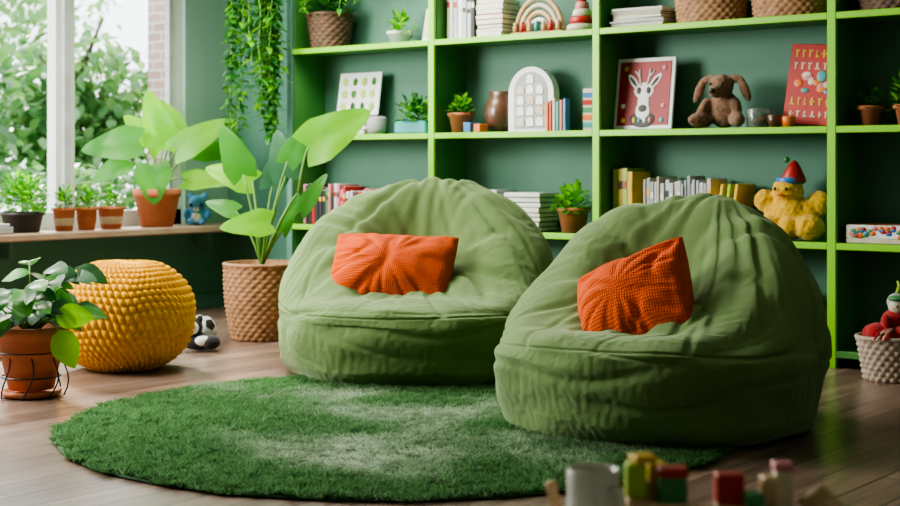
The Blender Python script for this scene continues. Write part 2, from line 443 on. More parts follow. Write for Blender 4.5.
# ------------------------------------------------------------------ bookcase
SF=6.765; SBk=7.09
c=MB()
ups=[-6.69,-5.50,-4.33,-2.96,-1.60]
c.box(((ups[0]+ups[-1])/2,SBk-.008,1.45),(ups[-1]-ups[0],.012,2.86),m_back,bev=.001)
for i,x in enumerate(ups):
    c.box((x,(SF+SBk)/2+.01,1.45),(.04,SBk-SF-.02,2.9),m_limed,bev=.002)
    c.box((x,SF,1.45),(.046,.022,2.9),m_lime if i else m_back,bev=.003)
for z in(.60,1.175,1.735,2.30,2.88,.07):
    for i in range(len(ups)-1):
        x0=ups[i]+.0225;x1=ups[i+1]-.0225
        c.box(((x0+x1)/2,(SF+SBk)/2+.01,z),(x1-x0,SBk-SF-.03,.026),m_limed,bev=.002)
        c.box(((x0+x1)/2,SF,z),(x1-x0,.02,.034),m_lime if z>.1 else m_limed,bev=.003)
c.build('green_bookcase')
ZT,ZS,ZL=1.752,1.192,.617
rng=random.Random(5)
def books(name,x0,x1,z,h0,h1,palette,yb=6.95,d=.2,t0=.018,t1=.035):
    c=MB(); x=x0
    while x<x1:
        t=rng.uniform(t0,t1); h=rng.uniform(h0,h1); dd=d*rng.uniform(.85,1); m=rng.choice(palette)
        c.box((x+t/2,yb,h/2),(t-.002,dd,h),m,bev=.003); c.box((x+t/2,yb+.003,h/2+.001),(t-.008,dd-.004,h+.001),m_paper,bev=.001)
        if t>.022: 
            c.box((x+t/2,yb-dd/2,h*.75),(t*.7,.003,h*.12),rng.choice([m_white,m_red,m_yellow,m_dark]),bev=.0005)
        x+=t
    return c.build(name,(0,0,z))
def stack(name,x,y,z,n,w,d,palette,t0=.018,t1=.035,rz=0):
    c=MB(); h=0
    for i in range(n):
        t=rng.uniform(t0,t1); ww=w*rng.uniform(.88,1); dd=d*rng.uniform(.85,1); r=rng.uniform(-.06,.06)
        c.box((0,0,h+t/2),(ww,dd,t-.001),rng.choice(palette),rot=(0,0,r),bev=.003)
        c.box((.003,0,h+t/2),(ww-.0,dd+.002,t-.008),m_paper,rot=(0,0,r),bev=.001); h+=t
    c.build(name,(x,y,z),rz); return h
# top row
c=MB(); wicker(c,.12,.15,.22,16,9,m_wickerd)
bush(c,(0,0,.22),(.13,.10,.13),90,.08,.05,[g_mid,g_dark],rng)
c.build('trailing_plant_basket',(-6.46,6.90,ZT))
def smallpot(name,x,y,z,r,h,pm,fr,fh,n,mats,ll=.05,lw=.03,kind='oval'):
    c=MB(); pot(c,r*.72,r,h,pm,rim=min(.02,h*.25)); bush(c,(0,0,h*.95),(fr,fr,fh),n,ll,lw,mats,rng,kind=kind); return c.build(name,(x,y,z))
smallpot('potted_succulent',-5.87,6.9,ZT,.075,.08,m_white,.08,.12,90,[g_mid,g_lime],.06,.03,'lance')
c=MB(); c.box((0,0,.11),(.13,.012,.22),m_white,rot=(R_(-10),0,R_(-15))); c.box((0,-.009,.115),(.09,.004,.14),m_cream,rot=(R_(-10),0,R_(-15))); c.build('greeting_card',(-5.66,6.95,ZT))
books('row_of_books',-5.46,-5.26,ZT,.22,.30,[m_dark,m_white,m_lgrey,m_cream,m_dark])
stack('stack_of_books',-5.12,6.92,ZT,8,.20,.2,[m_red,m_white,m_red,m_cream,m_pink,m_brown])
c=MB()
for i,(r,m) in enumerate([(.165,m_wood),(.132,m_cream),(.10,m_wood),(.068,m_white)]):
    c.tube([(r*math.cos(pi*k/20),0,r*1.3*math.sin(pi*k/20)+.0) for k in range(21)],.014,m,seg=8)
c.box((0,0,.008),(.36,.08,.016),m_wood)
for k in range(7): c.lathe([(.014,.016),(.014,.055),(.008,.06),(.012,.072),(.0005,.08)],[m_wood,m_red,m_wood,m_teal][k%4],c=(-.15+.05*k,-.028,0),seg=12)
c.build('wooden_rainbow_toy',(-4.81,6.9,ZT+.002))
c=MB()
for i,m in enumerate([m_cream,m_red,m_cream,m_pink,m_red]): 
    r=.09-.016*i; c.lathe([(r*.8,.042*i),(r,.042*i+.01),(r-.005,.042*i+.032),(r*.8,.042*i+.042)],m)
c.ell((0,0,.225),(.022,.022,.025),m_red); c.build('stacking_ring_toy',(-4.50,6.88,ZT))
stack('stack_of_magazines',-4.11,6.92,ZT,8,.34,.22,[m_white,m_lgrey,m_cream],.01,.02)
for x,w in((-3.705,.205),(-3.255,.205)):
    c=MB(); wicker(c,w*.92,w,.16,26,7,m_wicker,sy=.62)
    for k in range(7): c.ell((rng.uniform(-.12,.12),rng.uniform(-.04,.04),.15),(.06,.05,.04),rng.choice([m_red,m_cream,m_blue,m_white]))
    c.build('wicker_basket',(x,6.91,ZT))
c=MB(); wicker(c,.17,.19,.13,24,6,m_wickerd,sy=.65); c.ell((0,0,.11),(.13,.08,.05),m_grey); c.build('wicker_basket',(-2.70,6.91,ZT))
# middle row
h=stack('stack_of_books',-6.27,6.93,ZS,5,.34,.2,[m_lgrey,m_teal,m_grey,m_white])
c=MB(); c.box((0,0,.14),(.36,.012,.28),m_white,rot=(R_(-9),0,0))
for i in range(4):
    for j in range(3):
        z=.06+.08*j; c.ell((-.12+.08*i,-.012+.158*(z-.14),z),(.02,.003,.026),rng.choice([g_mid,g_dark,m_limet]),rot=(R_(-9),0,rng.uniform(-.4,.4)))
c.build('leaf_print_card',(-6.27,6.97,ZS+h+.001))
c=MB(); c.lathe([(.05,0),(.062,.03),(.064,.10),(.058,.11),(.052,.10),(.0005,.095)],m_grey,seg=28); c.build('ceramic_jar',(-6.01,6.84,ZS))
c=MB(); c.box((0,0,.04),(.26,.11,.08),m_teal,bev=.01); c.box((0,0,.082),(.24,.09,.004),m_soil)
bush(c,(0,0,.10),(.14,.08,.13),190,.055,.035,[g_mid,g_lime,g_dark],rng); c.build('planter_box_with_herbs',(-5.76,6.92,ZS))
smallpot('potted_herb',-5.36,6.87,ZS,.075,.12,m_terra,.065,.12,140,[g_mid,g_dark,g_lime],.045,.03)
c=MB(); c.lathe([(.06,0),(.095,.05),(.105,.12),(.09,.185),(.07,.215),(.078,.245),(.066,.245),(.06,.215)],m_brown); c.build('brown_vase',(-5.13,6.97,ZS))
c=MB(); c.box((0,0,.03),(.055,.10,.06),m_blue); c.box((.065,0,.025),(.05,.08,.05),m_orange); c.build('toy_blocks',(-5.24,6.82,ZS))
def arch(w,h,n=20):
    r=w/2; pts=[(-r,0),(r,0)]
    for k in range(n+1):
        a=pi*k/n; pts.append((r*math.cos(a),h-r+r*math.sin(a)))
    return pts
def extr(c,pts,y0,y1,m,rot=None,base=(0,0,0)):
    n=len(pts); vs=[(x,y0,z) for x,z in pts]+[(x,y1,z) for x,z in pts]
    fs=[tuple(range(n)),tuple(reversed(range(n,2*n)))]+[(i+n,(i+1)%n+n,(i+1)%n,i) for i in range(n)]
    xf=Matrix.Translation(base)
    if rot: xf=xf@Euler(rot).to_matrix().to_4x4()
    c.add(vs,fs,m,xf,smooth=False)
c=MB()
extr(c,arch(.32,.38),.0,.06,m_white)
extr(c,[(x,z+.02) for x,z in arch(.235,.33)],-.004,.0,m_grey)
for r in range(5):
    for k in range(3):
        if r==4 and k!=1: continue
        extr(c,[(x-.068+.068*k,z+.035+.062*r) for x,z in arch(.05,.052,8)],-.010,-.004,m_white if (r+k)%3 else m_cream)
c.build('arched_wooden_calendar',(-4.87,6.90,ZS))
c=MB()
for k in range(6):
    c.box((-.06+.024*k,0,.085+.004*(k%3)),(.020,.05,.17+.008*(k%3)),[m_orange,m_red,m_cream,m_teal,m_orange,m_blue][k])
c.build('crayon_blocks',(-4.66,6.87,ZS))
c=MB(); c.box((0,0,.12),(.10,.06,.24),m_cream,rot=(0,0,.2))
for k in range(5): c.box((-.0,-.032,.035+.042*k),(.085,.004,.028),[m_teal,m_orange,m_green,m_red,m_blue][k],rot=(0,0,.2),bev=.001)
c.build('toy_box',(-4.46,6.93,ZS))
# deer picture
def pic(c,fn,RT):
    d=MB(); fn(d); off=len(c.v); c.v.extend([tuple(RT@Vector(p)) for p in d.v])
    for f,m,s in zip(d.f,d.mi,d.sm): c.f.append(tuple(i+off for i in f)); c.mi.append(c.mid(d.mats[m])); c.sm.append(s)
m_prred=mat('print_red',(.36,.008,.014),rough=.5); m_prblk=mat('print_black',(.02,.015,.015),rough=.5)
def deer(d):
    d.box((0,0,.2),(.37,.016,.40),m_white,bev=.004); d.box((0,-.008,.2),(.325,.008,.355),m_prred,bev=.001)
    def el(cx,cz,rx,rz,m,y=-.0135,a=0): d.ell((cx,y,cz),(rx,.003,rz),m,rot=(0,a,0))
    el(0,.055,.08,.045,m_prblk,-.0125); el(0,.10,.045,.06,m_white); el(0,.15,.036,.07,m_white); el(0,.215,.062,.045,m_white)
    el(0,.115,.026,.020,m_prblk,-.017); el(-.03,.215,.014,.020,m_prblk,-.017); el(.03,.215,.014,.020,m_prblk,-.017)
    el(-.068,.265,.020,.055,m_white,a=-.7); el(.068,.265,.020,.055,m_white,a=.7)
    el(-.068,.265,.009,.036,m_prblk,-.0165,a=-.7); el(.068,.265,.009,.036,m_prblk,-.0165,a=.7)
    for s in(-1,1):
        d.tube([(s*.018,-.014,.245),(s*.03,-.014,.29),(s*.035,-.014,.335)],.006,m_white,seg=6); d.tube([(s*.03,-.014,.29),(s*.06,-.014,.325)],.005,m_white,seg=6)
    for cx,cz,m in((-.12,.05,m_yellow),(.12,.05,m_teal),(.125,.13,m_pink),(-.125,.13,m_white),(-.12,.34,m_yellow),(.12,.34,m_pink)): el(cx,cz,.014,.014,m,-.014)
    for k in range(4): el(-.05+.033*k,.05,.010,.016,[m_yellow,m_teal,m_white,m_pink][k],-.017)
c=MB(); pic(c,deer,Euler((R_(-8),0,0)).to_matrix().to_4x4()); c.build('framed_deer_picture',(-4.12,6.90,ZS+.003))
def poster(d):
    d.box((0,0,.21),(.29,.014,.42),m_red,bev=.004)
    r=random.Random(3)
    for row,(z,hh,m) in enumerate([(.37,.05,m_yellow),(.305,.045,m_cream),(.12,.05,m_yellow),(.055,.04,m_cream)]):
        x=-.12
        while x<.10:
            w=r.uniform(.02,.035)
            d.box((x+w/2,-.008,z),(w*.35,.004,hh*.8),m,bev=.001); d.box((x+w/2+.002,-.008,z+hh*.3*r.choice([-1,0,1])),(w*.85,.004,hh*.2),m,bev=.001); x+=w+.012
    for k in range(12): d.ell((r.uniform(-.11,.11),-.009,r.uniform(.17,.26)),(r.uniform(.012,.028),.003,r.uniform(.012,.03)),r.choice([m_pink,m_teal,m_orange,m_cream,m_blue]))
c=MB(); pic(c,poster,Euler((R_(-9),R_(4),0)).to_matrix().to_4x4()); c.build('red_illustrated_poster',(-3.16,6.93,ZS+.012))
def plush(name,parts,m,loc,rz,vox=.008,details=None,sc=1,fuzz=0):
    c=MB()
    for p in parts: c.ell(p[0],p[1],m,rot=p[2] if len(p)>2 else None,seg=20,rings=12)
    o=c.build(name,loc,rz); o.scale=(sc,sc,sc)
    r=o.modifiers.new('r','REMESH'); r.mode='VOXEL'; r.voxel_size=vox; r.use_smooth_shade=True
    s=o.modifiers.new('s','SMOOTH'); s.iterations=5; s.factor=.5
    if fuzz:
        tx=bpy.data.textures.new(name+'_tx','CLOUDS'); tx.noise_scale=.02
        dm=o.modifiers.new('d','DISPLACE'); dm.texture=tx; dm.strength=fuzz; dm.mid_level=.5
    if details:
        d=MB(); details(d); d.build('face',(0,0,0),0,parent=o)
    return o
def ddog(d):
    for s in(-1,1): d.ell((s*.033,-.110,.232),(.008,.007,.009),m_black)
    d.ell((0,-.172,.192),(.018,.012,.013),m_black)
plush('plush_dog',[((0,0,.10),(.086,.072,.10)),((0,-.04,.225),(.064,.066,.062)),((0,-.115,.190),(.036,.062,.034)),
  ((-.072,-.03,.262),(.042,.020,.022),(0,R_(-10),0)),((.072,-.03,.262),(.042,.020,.022),(0,R_(10),0)),
  ((-.125,-.035,.205),(.026,.018,.075),(0,R_(22),0)),((.125,-.035,.205),(.026,.018,.075),(0,R_(-22),0)),
  ((-.10,-.08,.045),(.042,.08,.040),(0,0,R_(-30))),((.10,-.08,.045),(.042,.08,.040),(0,0,R_(30))),
  ((-.09,-.06,.11),(.028,.033,.065),(R_(-30),R_(20),0)),((.09,-.06,.11),(.028,.033,.065),(R_(-30),R_(-20),0))],m_plush,(-3.62,6.90,ZS+.0),.1,vox=.007,details=ddog,fuzz=.008)
def dduck(d):
    d.lathe([(.066,.300),(.058,.325),(.036,.370),(.016,.40),(.0005,.407)],m_red,rot=(0,R_(3),0)); d.lathe([(.070,.287),(.073,.302),(.070,.317),(.062,.320)],m_blue)
    d.ell((-.02,0,.41),(.016,.016,.016),m_green)
    for s in(-1,1): d.ell((s*.030-.02,-.092,.262),(.008,.007,.010),m_black)
    d.ell((-.02,-.10,.232),(.020,.016,.009),m_orange)
plush('plush_duck',[((0,.0,.12),(.11,.085,.12)),((-.01,-.01,.25),(.080,.078,.074)),((.115,-.05,.068),(.08,.08,.066)),((-.09,-.06,.065),(.076,.075,.065)),((.145,.02,.185),(.062,.055,.065)),((-.135,0,.20),(.058,.05,.058)),((-.09,0,.15),(.05,.05,.06)),((.09,0,.15),(.06,.05,.06)),((0.02,-.08,.07),(.05,.05,.055))],m_duck,(-3.245,6.90,ZL+.0),.1,details=dduck,sc=1.0,fuzz=.016)
c=MB(); c.lathe([(.055,0),(.06,.01),(.06,.09),(.056,.1),(.052,.1),(.055,.09),(.055,.012),(0.001,.01)],m_glass)
for k in range(14): c.ell((rng.uniform(-.03,.03),rng.uniform(-.03,.03),rng.uniform(.027,.07)),(.014,.014,.014),rng.choice([m_teal,m_cream,m_orange]),seg=10,rings=6)
c.build('glass_jar',(-3.40,6.85,ZS))
c=MB(); c.lathe([(.03,0),(.035,.06),(.03,.065),(.0005,.06)],m_brown,seg=20); c.lathe([(.03,0),(.035,.05),(.03,.055),(.0005,.05)],m_orange,c=(.08,0,0),seg=20); c.build('small_cups',(-3.30,6.83,ZS))
smallpot('potted_herb',-2.82,6.90,ZS,.06,.10,m_terra,.06,.10,90,[g_mid,g_dark],.04,.022)
smallpot('potted_herb',-2.62,6.89,ZS,.07,.10,m_terra,.08,.17,140,[g_mid,g_lime,g_dark],.055,.025)
# lower row
books('row_of_books',-6.62,-6.2,ZL,.20,.27,[m_dark,m_red,m_white,m_green,m_pink,m_lgrey],yb=6.9)
books('row_of_books',-6.14,-5.75,ZL,.20,.25,[m_dark,m_red,m_pink,m_lgrey],yb=6.9)
stack('stack_of_books',-5.22,6.92,ZL,9,.34,.22,[m_white,m_lgrey,m_pink,m_grey])
stack('stack_of_folders',-4.88,6.92,ZL,8,.25,.22,[m_lgrey,m_grey,m_teal],.024,.032)
smallpot('potted_herb',-4.56,6.88,ZL,.09,.14,m_terra,.11,.13,200,[g_mid,g_lime,g_mid],.05,.035)
books('row_of_binders',-4.29,-4.16,ZL,.33,.37,[m_limet,m_yellow,m_green,m_cream],t0=.03,t1=.04)
books('row_of_books',-4.09,-3.70,ZL,.28,.33,[m_lgrey,m_grey,m_lgrey,m_teal,m_cream,m_lgrey],t0=.014,t1=.03)
c=MB()
for k in range(3): c.box((.042*k,0,.145),(.02,.2,.27),[m_yellow,m_limet,m_yellow][k],rot=(0,R_(8),0))
c.build('leaning_books',(-3.62,6.94,ZL+.004))
c=MB(); c.box((0,0,.012),(.36,.24,.024),m_cream); c.box((0,0,.057),(.36,.24,.066),m_white,rot=(0,0,-.03))
rb=random.Random(21)
for k in range(34): c.ell((rb.uniform(-.15,.15),rb.uniform(-.10,.10),.090),(.03,.022,.003),rb.choice([m_red,m_blue,m_green,m_yellow,m_pink,m_orange]))
for k in range(40): c.ell((rb.uniform(-.16,.16),-.121,rb.uniform(.035,.080)),(.018,.004,.012),rb.choice([m_red,m_blue,m_green,m_orange,m_pink]),rot=(0,0,-.03),seg=10,rings=6)
c.build('colourful_game_box',(-2.72,6.91,ZL))
c=MB()
for k in range(6): c.box((-.1+.05*k,rng.uniform(-.02,.02),.03),(.045,.05,.06),[m_wood,m_red,m_cream,m_blue,m_orange,m_wood][k],rot=(0,0,rng.uniform(-.3,.3)))
for k in range(3): c.box((-.05+.05*k,0,.089),(.04,.05,.055),[m_wood,m_cream,m_orange][k])
c.build('toy_blocks',(-4.62,6.88,.087))
for x,m in((-5.1,m_wickerg),(-3.35,m_wickerd)):
    c=MB(); wicker(c,.17,.19,.26,22,9,m,sy=.7); c.build('storage_basket',(x,6.93,.087))
# hanging planter with vines
c=MB(); c.lathe([(.07,0),(.12,.05),(.14,.13),(.13,.17),(.12,.17)],m_wickerd); c.lathe([(.125,.15),(.0005,.16)],m_soil)
for k in range(3):
    a=2*pi*k/3; c.tube([(.13*math.cos(a),.13*math.sin(a),.15),(0,0,.66)],.004,m_cream,seg=6)
rv=random.Random(11)
for k in range(28):
    a=rv.uniform(0,2*pi); r=.13; x=r*math.cos(a);y=r*math.sin(a)*.7
    Lg=rv.uniform(.6,1.36) if k%3 else rv.uniform(1.15,1.42); pts=[(x*.6,y*.6,.17),(x*1.1,y*1.1,.16)]
    n=int(Lg/.04); px,py=x*1.15,y*1.15
    for i in range(n):
        px+=rv.uniform(-.011,.011);py+=rv.uniform(-.008,.008); pts.append((px,py,.13-i*.04))
    c.tube(pts,.0035,g_stem,seg=5)
    for p in pts[2:]:
        for _ in range(2):
            b=rv.uniform(0,2*pi); c.leaf(p,(math.cos(b),math.sin(b),rv.uniform(-.6,.3)),rv.uniform(.06,.09),rv.uniform(.042,.06),rv.choice([g_mid,g_dark,g_mid,g_lime]),kind='heart',nu=4,nv=1,droop=.3,fold=.2)
bush(c,(0,0,.18),(.17,.12,.13),110,.08,.05,[g_mid,g_dark],rv)
c.build('hanging_planter_with_vines',(-6.81,6.55,2.34))
c=MB(); pot(c,.08,.11,.13,m_dark)
for k in range(9):
    x=rv.uniform(-.3,.3); pts=[(0,0,.13),(x*.5,-.06,.16),(x,-.16,.06)]; Lg=rv.uniform(.25,.45)
    for i in range(int(Lg/.04)): x+=rv.uniform(-.01,.01); pts.append((x,-.18+rv.uniform(-.006,.006),.02-i*.04))
    c.tube(pts,.0035,g_stem,seg=5)
    for p in pts[1:]:
        for _ in range(2):
            b=rv.uniform(pi,2*pi); c.leaf(p,(math.cos(b),math.sin(b),rv.uniform(-.6,.3)),.06,.04,rv.choice([g_mid,g_lime]),kind='heart',nu=4,nv=1,droop=.3,fold=.2)
c.build('trailing_ivy_plant',(-6.22,6.88,2.318))
print('shelf done',time.time()-T0)
# ------------------------------------------------------------------ rug
RR=1.285; rc=W(-.19,5.58)
blobs=[(W(-.965,6.36),.26,1.0),(W(-.275,5.75),.50,1.0),(W(-.17,5.0),.55,1.0),(W(-.6,6.2),.38,.95),(W(-.1,4.7),.33,.9),(W(.3,5.1),.45,.95),(W(0,6.0),.45,.9),(W(-.5,5.2),.36,.8)]
rg=np.random.default_rng(4); NB=270000
rr=RR*np.sqrt(rg.random(NB)); an=rg.random(NB)*2*pi
rr*=1+.009*np.sin(an*13)+.007*np.sin(an*29+1)
bx=rr*np.cos(an); by=rr*np.sin(an)
G=170; gx=np.linspace(-1.4,1.4,G)
n1=np.array([[noise.fractal(Vector((x*2.3,y*2.3,3)),1,2,5) for x in gx] for y in gx])
n2=np.array([[noise.noise(Vector((x*22,y*22,9))) for x in gx] for y in gx])
n3=np.array([[noise.noise(Vector((x*22,y*22,29))) for x in gx] for y in gx])
ii=((by+1.4)/2.8*(G-1)).astype(int); jj=((bx+1.4)/2.8*(G-1)).astype(int)
a1,a2,a3=n1[ii,jj],n2[ii,jj],n3[ii,jj]
lf=np.zeros(NB)
for p,s,w in blobs:
    lf=np.maximum(lf,w*np.exp(-(((bx-(p.x-rc.x))**2+(by-(p.y-rc.y))**2)/(s*s))))
lf=np.clip((lf-.50+a1*.75+a2*.3+rg.normal(0,.13,NB))*1.5,0,1)
hh=.027*(1+.55*a2)*(.7+.5*rg.random(NB)); hh*=1-.25*lf
ta=rg.random(NB)*2*pi; wd=.0036
lx=a2*.055+rg.normal(0,.017,NB); ly=a3*.055+rg.normal(0,.017,NB)
P=np.zeros((NB,3,3))
P[:,0,0]=bx-np.cos(ta)*wd;P[:,0,1]=by-np.sin(ta)*wd
P[:,1,0]=bx+np.cos(ta)*wd;P[:,1,1]=by+np.sin(ta)*wd
P[:,2,0]=bx+lx;P[:,2,1]=by+ly;P[:,2,2]=hh
P[:,:2,2]=.007
# wind every blade so its face points upward
fn=np.cross(P[:,1]-P[:,0],P[:,2]-P[:,0]); flip=fn[:,2]<0
tmp=P[flip,0].copy(); P[flip,0]=P[flip,1]; P[flip,1]=tmp
me=bpy.data.meshes.new('pile'); me.vertices.add(NB*3); me.vertices.foreach_set('co',P.reshape(-1))
me.loops.add(NB*3); me.loops.foreach_set('vertex_index',np.arange(NB*3,dtype=np.int32))
me.polygons.add(NB); me.polygons.foreach_set('loop_start',np.arange(0,NB*3,3,dtype=np.int32))
me.update(); me.validate()
ca=me.attributes.new('tint','FLOAT_COLOR','POINT')
dk=np.array([.075,.215,.070]);md_c=np.array([.21,.43,.175]);lt=np.array([.62,.78,.57])
base=(dk+(md_c-dk)*rg.random((NB,1)))*(1+.8*a2[:,None])
col=base*(1-lf[:,None])+lt*lf[:,None]
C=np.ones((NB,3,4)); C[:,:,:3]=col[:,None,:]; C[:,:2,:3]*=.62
ca.data.foreach_set('color',np.clip(C,0,1).reshape(-1))
me.polygons.foreach_set('use_smooth',np.ones(NB,dtype=bool))
nr=np.zeros((NB,3)); nr[:,0]=a2*.9+rg.normal(0,.3,NB)+lx*5; nr[:,1]=a3*.9+rg.normal(0,.3,NB)+ly*5; nr[:,2]=1
nr/=np.linalg.norm(nr,axis=1)[:,None]
try: me.normals_split_custom_set_from_vertices(np.repeat(nr,3,axis=0).tolist())
except Exception as e: print('normals',e)
mrug=bpy.data.materials.new('rug_pile'); mrug.use_nodes=True; nt=mrug.node_tree;N=nt.nodes;L=nt.links
at=N.new('ShaderNodeAttribute'); at.attribute_name='tint'; L.new(at.outputs['Color'],N['Principled BSDF'].inputs['Base Color'])
N['Principled BSDF'].inputs['Roughness'].default_value=.95; N['Principled BSDF'].inputs['Specular IOR Level'].default_value=.1
tr=N.new('ShaderNodeBsdfTranslucent'); L.new(at.outputs['Color'],tr.inputs[0])
ms=N.new('ShaderNodeMixShader'); ms.inputs[0].default_value=.45
L.new(N['Principled BSDF'].outputs[0],ms.inputs[1]); L.new(tr.outputs[0],ms.inputs[2]); L.new(ms.outputs[0],N['Material Output'].inputs[0])
me.materials.append(mrug)
c=MB(); c.lathe([(RR-.01,.0005),(RR,.006),(RR-.02,.010),(.0005,.010)],mat('rug_backing',(.08,.18,.08),rough=1),seg=96)
rug=c.build('round_shag_rug',(rc.x,rc.y,0))
po=bpy.data.objects.new('rug_pile',me); scene.collection.objects.link(po); po.parent=rug
print('rug',time.time()-T0)
# ------------------------------------------------------------------ knitted pouf
m_knit=mat('mustard_knit',(.86,.45,.012),(.74,.35,.008),scale=20,rough=.95,bump=.4,bscale=250,sheen=.1,stint=(1,.8,.3))
c=MB(); nA,nE=600,240; V=[];F=[]
NS,NR=58,24
for k in range(nE+1):
    e=-pi/2+pi*k/nE
    for i in range(nA):
        a=2*pi*i/nA; q=math.cos(e); s=math.sin(e)
        rho=.330*q**.80; z=.262+.262*math.copysign(abs(s)**.90,s)
        wob=.5*noise.noise(Vector((math.cos(a)*2,math.sin(a)*2,e*2)))
        ry=(k/nE)*NR+wob*.9; row=math.floor(ry); fy=ry-row
        xs=a/(2*pi)*NS+.5*(row%2)+.35*(fy-.5); xf_=xs-math.floor(xs)
        d=.019*(max(0,math.sin(pi*xf_))**.6)*(.25+.75*max(0,math.sin(pi*fy))**.55)*min(1,q*2.5)+.010*wob
        V.append(((rho+d*q)*math.cos(a),(rho+d*q)*math.sin(a),max(0,z+d*s)))
for k in range(nE):
    for i in range(nA):
        j=(i+1)%nA; F.append((k*nA+i,k*nA+j,(k+1)*nA+j,(k+1)*nA+i))
c.add(V,F,m_knit); p=W(-1.60,7.13); c.build('knitted_pouf',(p.x,p.y,0),.3)
# ------------------------------------------------------------------ sill plants
c=MB(); pot(c,.105,.15,.245,m_terra,rim=.05)
S=.0066
def stemleaf(c,b0,b1,d,L_,W_,m,kind='heart',droop=.2,up=(0,-1,.3),wav=.06,sr=.006,fold=.12):
    b0=Vector(b0);b1=Vector(b1); mid=(b0+b1)/2+Vector((0,0,.04))+(b1-b0)*.05
    pts=[b0,b0.lerp(mid,.5)+Vector((0,0,.015)),mid,mid.lerp(b1,.5)+Vector((0,0,.012)),b1]
    c.tube(pts,[sr*1.3,sr*1.1,sr,sr*.8,sr*.6],g_stem,seg=7)
    c.leaf(b1,d,L_,W_,m,kind=kind,droop=droop,up=up,nu=12,nv=4,wav=wav,ph=L_*37,fold=fold)
def q(px,pz,y=0): return ((px-157)*S,y,(226-pz)*S)
o0=q(157,192)
stemleaf(c,o0,q(163,148,.02),(-.28,.05,1),.42,.27,g_lime,up=(.2,-1,.1))
stemleaf(c,o0,q(178,150,-.03),(.9,-.1,.55),.42,.25,g_lime,up=(.1,-1,.35))
stemleaf(c,o0,q(140,142,-.06),(-1,-.1,-.08),.38,.29,g_mid,up=(0,-1,.35))
stemleaf(c,o0,q(157,166,-.14),(.05,-.2,-1),.25,.30,g_mid,up=(0,-1,0.1))
stemleaf(c,o0,q(186,180,.0),(1,-.2,.05),.36,.18,g_lime,up=(0,-1,.5))
stemleaf(c,o0,q(125,160,.08),(-.9,-.1,-.5),.28,.2,g_mid,up=(0,-1,.3))
stemleaf(c,o0,q(172,130,.10),(-.6,.1,.75),.32,.24,g_lime,up=(.2,-1,.1))
stemleaf(c,o0,q(193,150,.12),(.9,.2,.0),.28,.2,g_mid,up=(0,-1,.3))
stemleaf(c,o0,q(150,140,.10),(-.7,.1,.6),.28,.2,g_lime,up=(.2,-1,.1))
c.build('heartleaf_potted_plant',(-7.45,6.29,.597),YAW)
c=MB(); pot(c,.10,.125,.12,m_dark); bush(c,(0,0,.16),(.18,.14,.20),480,.05,.028,[g_lime,g_mid,g_mid],rng); c.build('potted_boxwood_plant',(-7.45,5.25,.597))
for y,r in((5.53,.07),(5.70,.068),(5.89,.085)):
    c=MB(); pot(c,r*.75,r,.14,m_terra)
    c.lathe([(r*.82,.03),(r*.93,.075),(r*.95,.076)],m_cream if y!=5.70 else m_terra,seg=24)
    bush(c,(0,0,.15),(r*1.0,r*1.0,.12),180,.04,.018,[g_mid,g_mid,g_lime,g_dark],rng,kind='lance'); c.build('small_potted_herb',(-7.42,y,.597))
c=MB(); c.box((0,0,.02),(.12,.42,.04),m_grey); c.box((0,0,.05),(.11,.38,.02),m_lgrey); c.build('flat_books',(-7.34,4.86,.597))
def ddoll(d):
    d.ell((-.035,-.055,.135),(.012,.008,.014),m_black);d.ell((.035,-.055,.135),(.012,.008,.014),m_black)
    d.ell((0,-.062,.105),(.02,.012,.015),m_white); d.ell((0,-.05,.05),(.035,.02,.035),m_white); d.ell((0,-.075,.112),(.007,.006,.006),m_red)
m_blp=mat('blue_plush',(.08,.32,.70),(.05,.22,.55),scale=20,rough=.8,sheen=.3,bump=.3)
plush('blue_toy_bear',[((0,0,.06),(.065,.055,.062)),((0,-.01,.145),(.06,.055,.055)),((-.045,0,.195),(.022,.015,.022)),((.045,0,.195),(.022,.015,.022)),((-.07,-.02,.075),(.025,.025,.035)),((.07,-.02,.075),(.025,.025,.035)),((-.035,-.05,.025),(.03,.04,.024)),((.035,-.05,.025),(.03,.04,.024))],m_blp,(-7.40,6.60,.597),YAW,vox=.006,details=ddoll)
# ------------------------------------------------------------------ basket plant
c=MB(); wicker(c,.17,.215,.43,26,17,m_wicker,bulge=.015); c.lathe([(.20,.36),(.0005,.37)],m_soil)
S2=.00572
def q2(px,pz,y=0): return ((px-262)*S2,y,(343-pz)*S2)
b0=q2(262,270)
stemleaf(c,b0,q2(300,195,-.05),(.15,-.1,.4),.03,.02,g_stem,sr=.009)
stemleaf(c,q2(300,195,-.05),q2(310,150,-.05),(.85,-.15,.50),.42,.33,g_lime,up=(-.1,-1,.25),sr=.008,droop=.05)
stemleaf(c,b0,q2(285,180,.05),(-.2,.0,1),.28,.22,g_blue,sr=.008)
stemleaf(c,b0,q2(243,178,0),(-.35,-.1,.9),.31,.23,g_mid,sr=.008,up=(.2,-1,.2))
stemleaf(c,b0,q2(272,225,-.12),(-1,-.2,-.05),.28,.20,g_lime,sr=.007,up=(0,-1,.35))
stemleaf(c,b0,q2(250,185,.1),(-.9,.1,.3),.31,.21,g_lime,sr=.008)
stemleaf(c,b0,q2(300,215,.06),(.5,.2,.8),.28,.13,g_mid,sr=.007)
stemleaf(c,b0,q2(288,165,-.02),(.4,.1,.75),.26,.18,g_mid,sr=.007)
stemleaf(c,b0,q2(235,215,.04),(-.9,.1,.3),.2,.13,g_mid,sr=.006)
stemleaf(c,b0,q2(270,190,.1),(.3,.1,1),.30,.2,g_blue,sr=.007)
stemleaf(c,b0,q2(283,235,.0),(.35,.0,.9),.24,.10,g_mid,sr=.007)
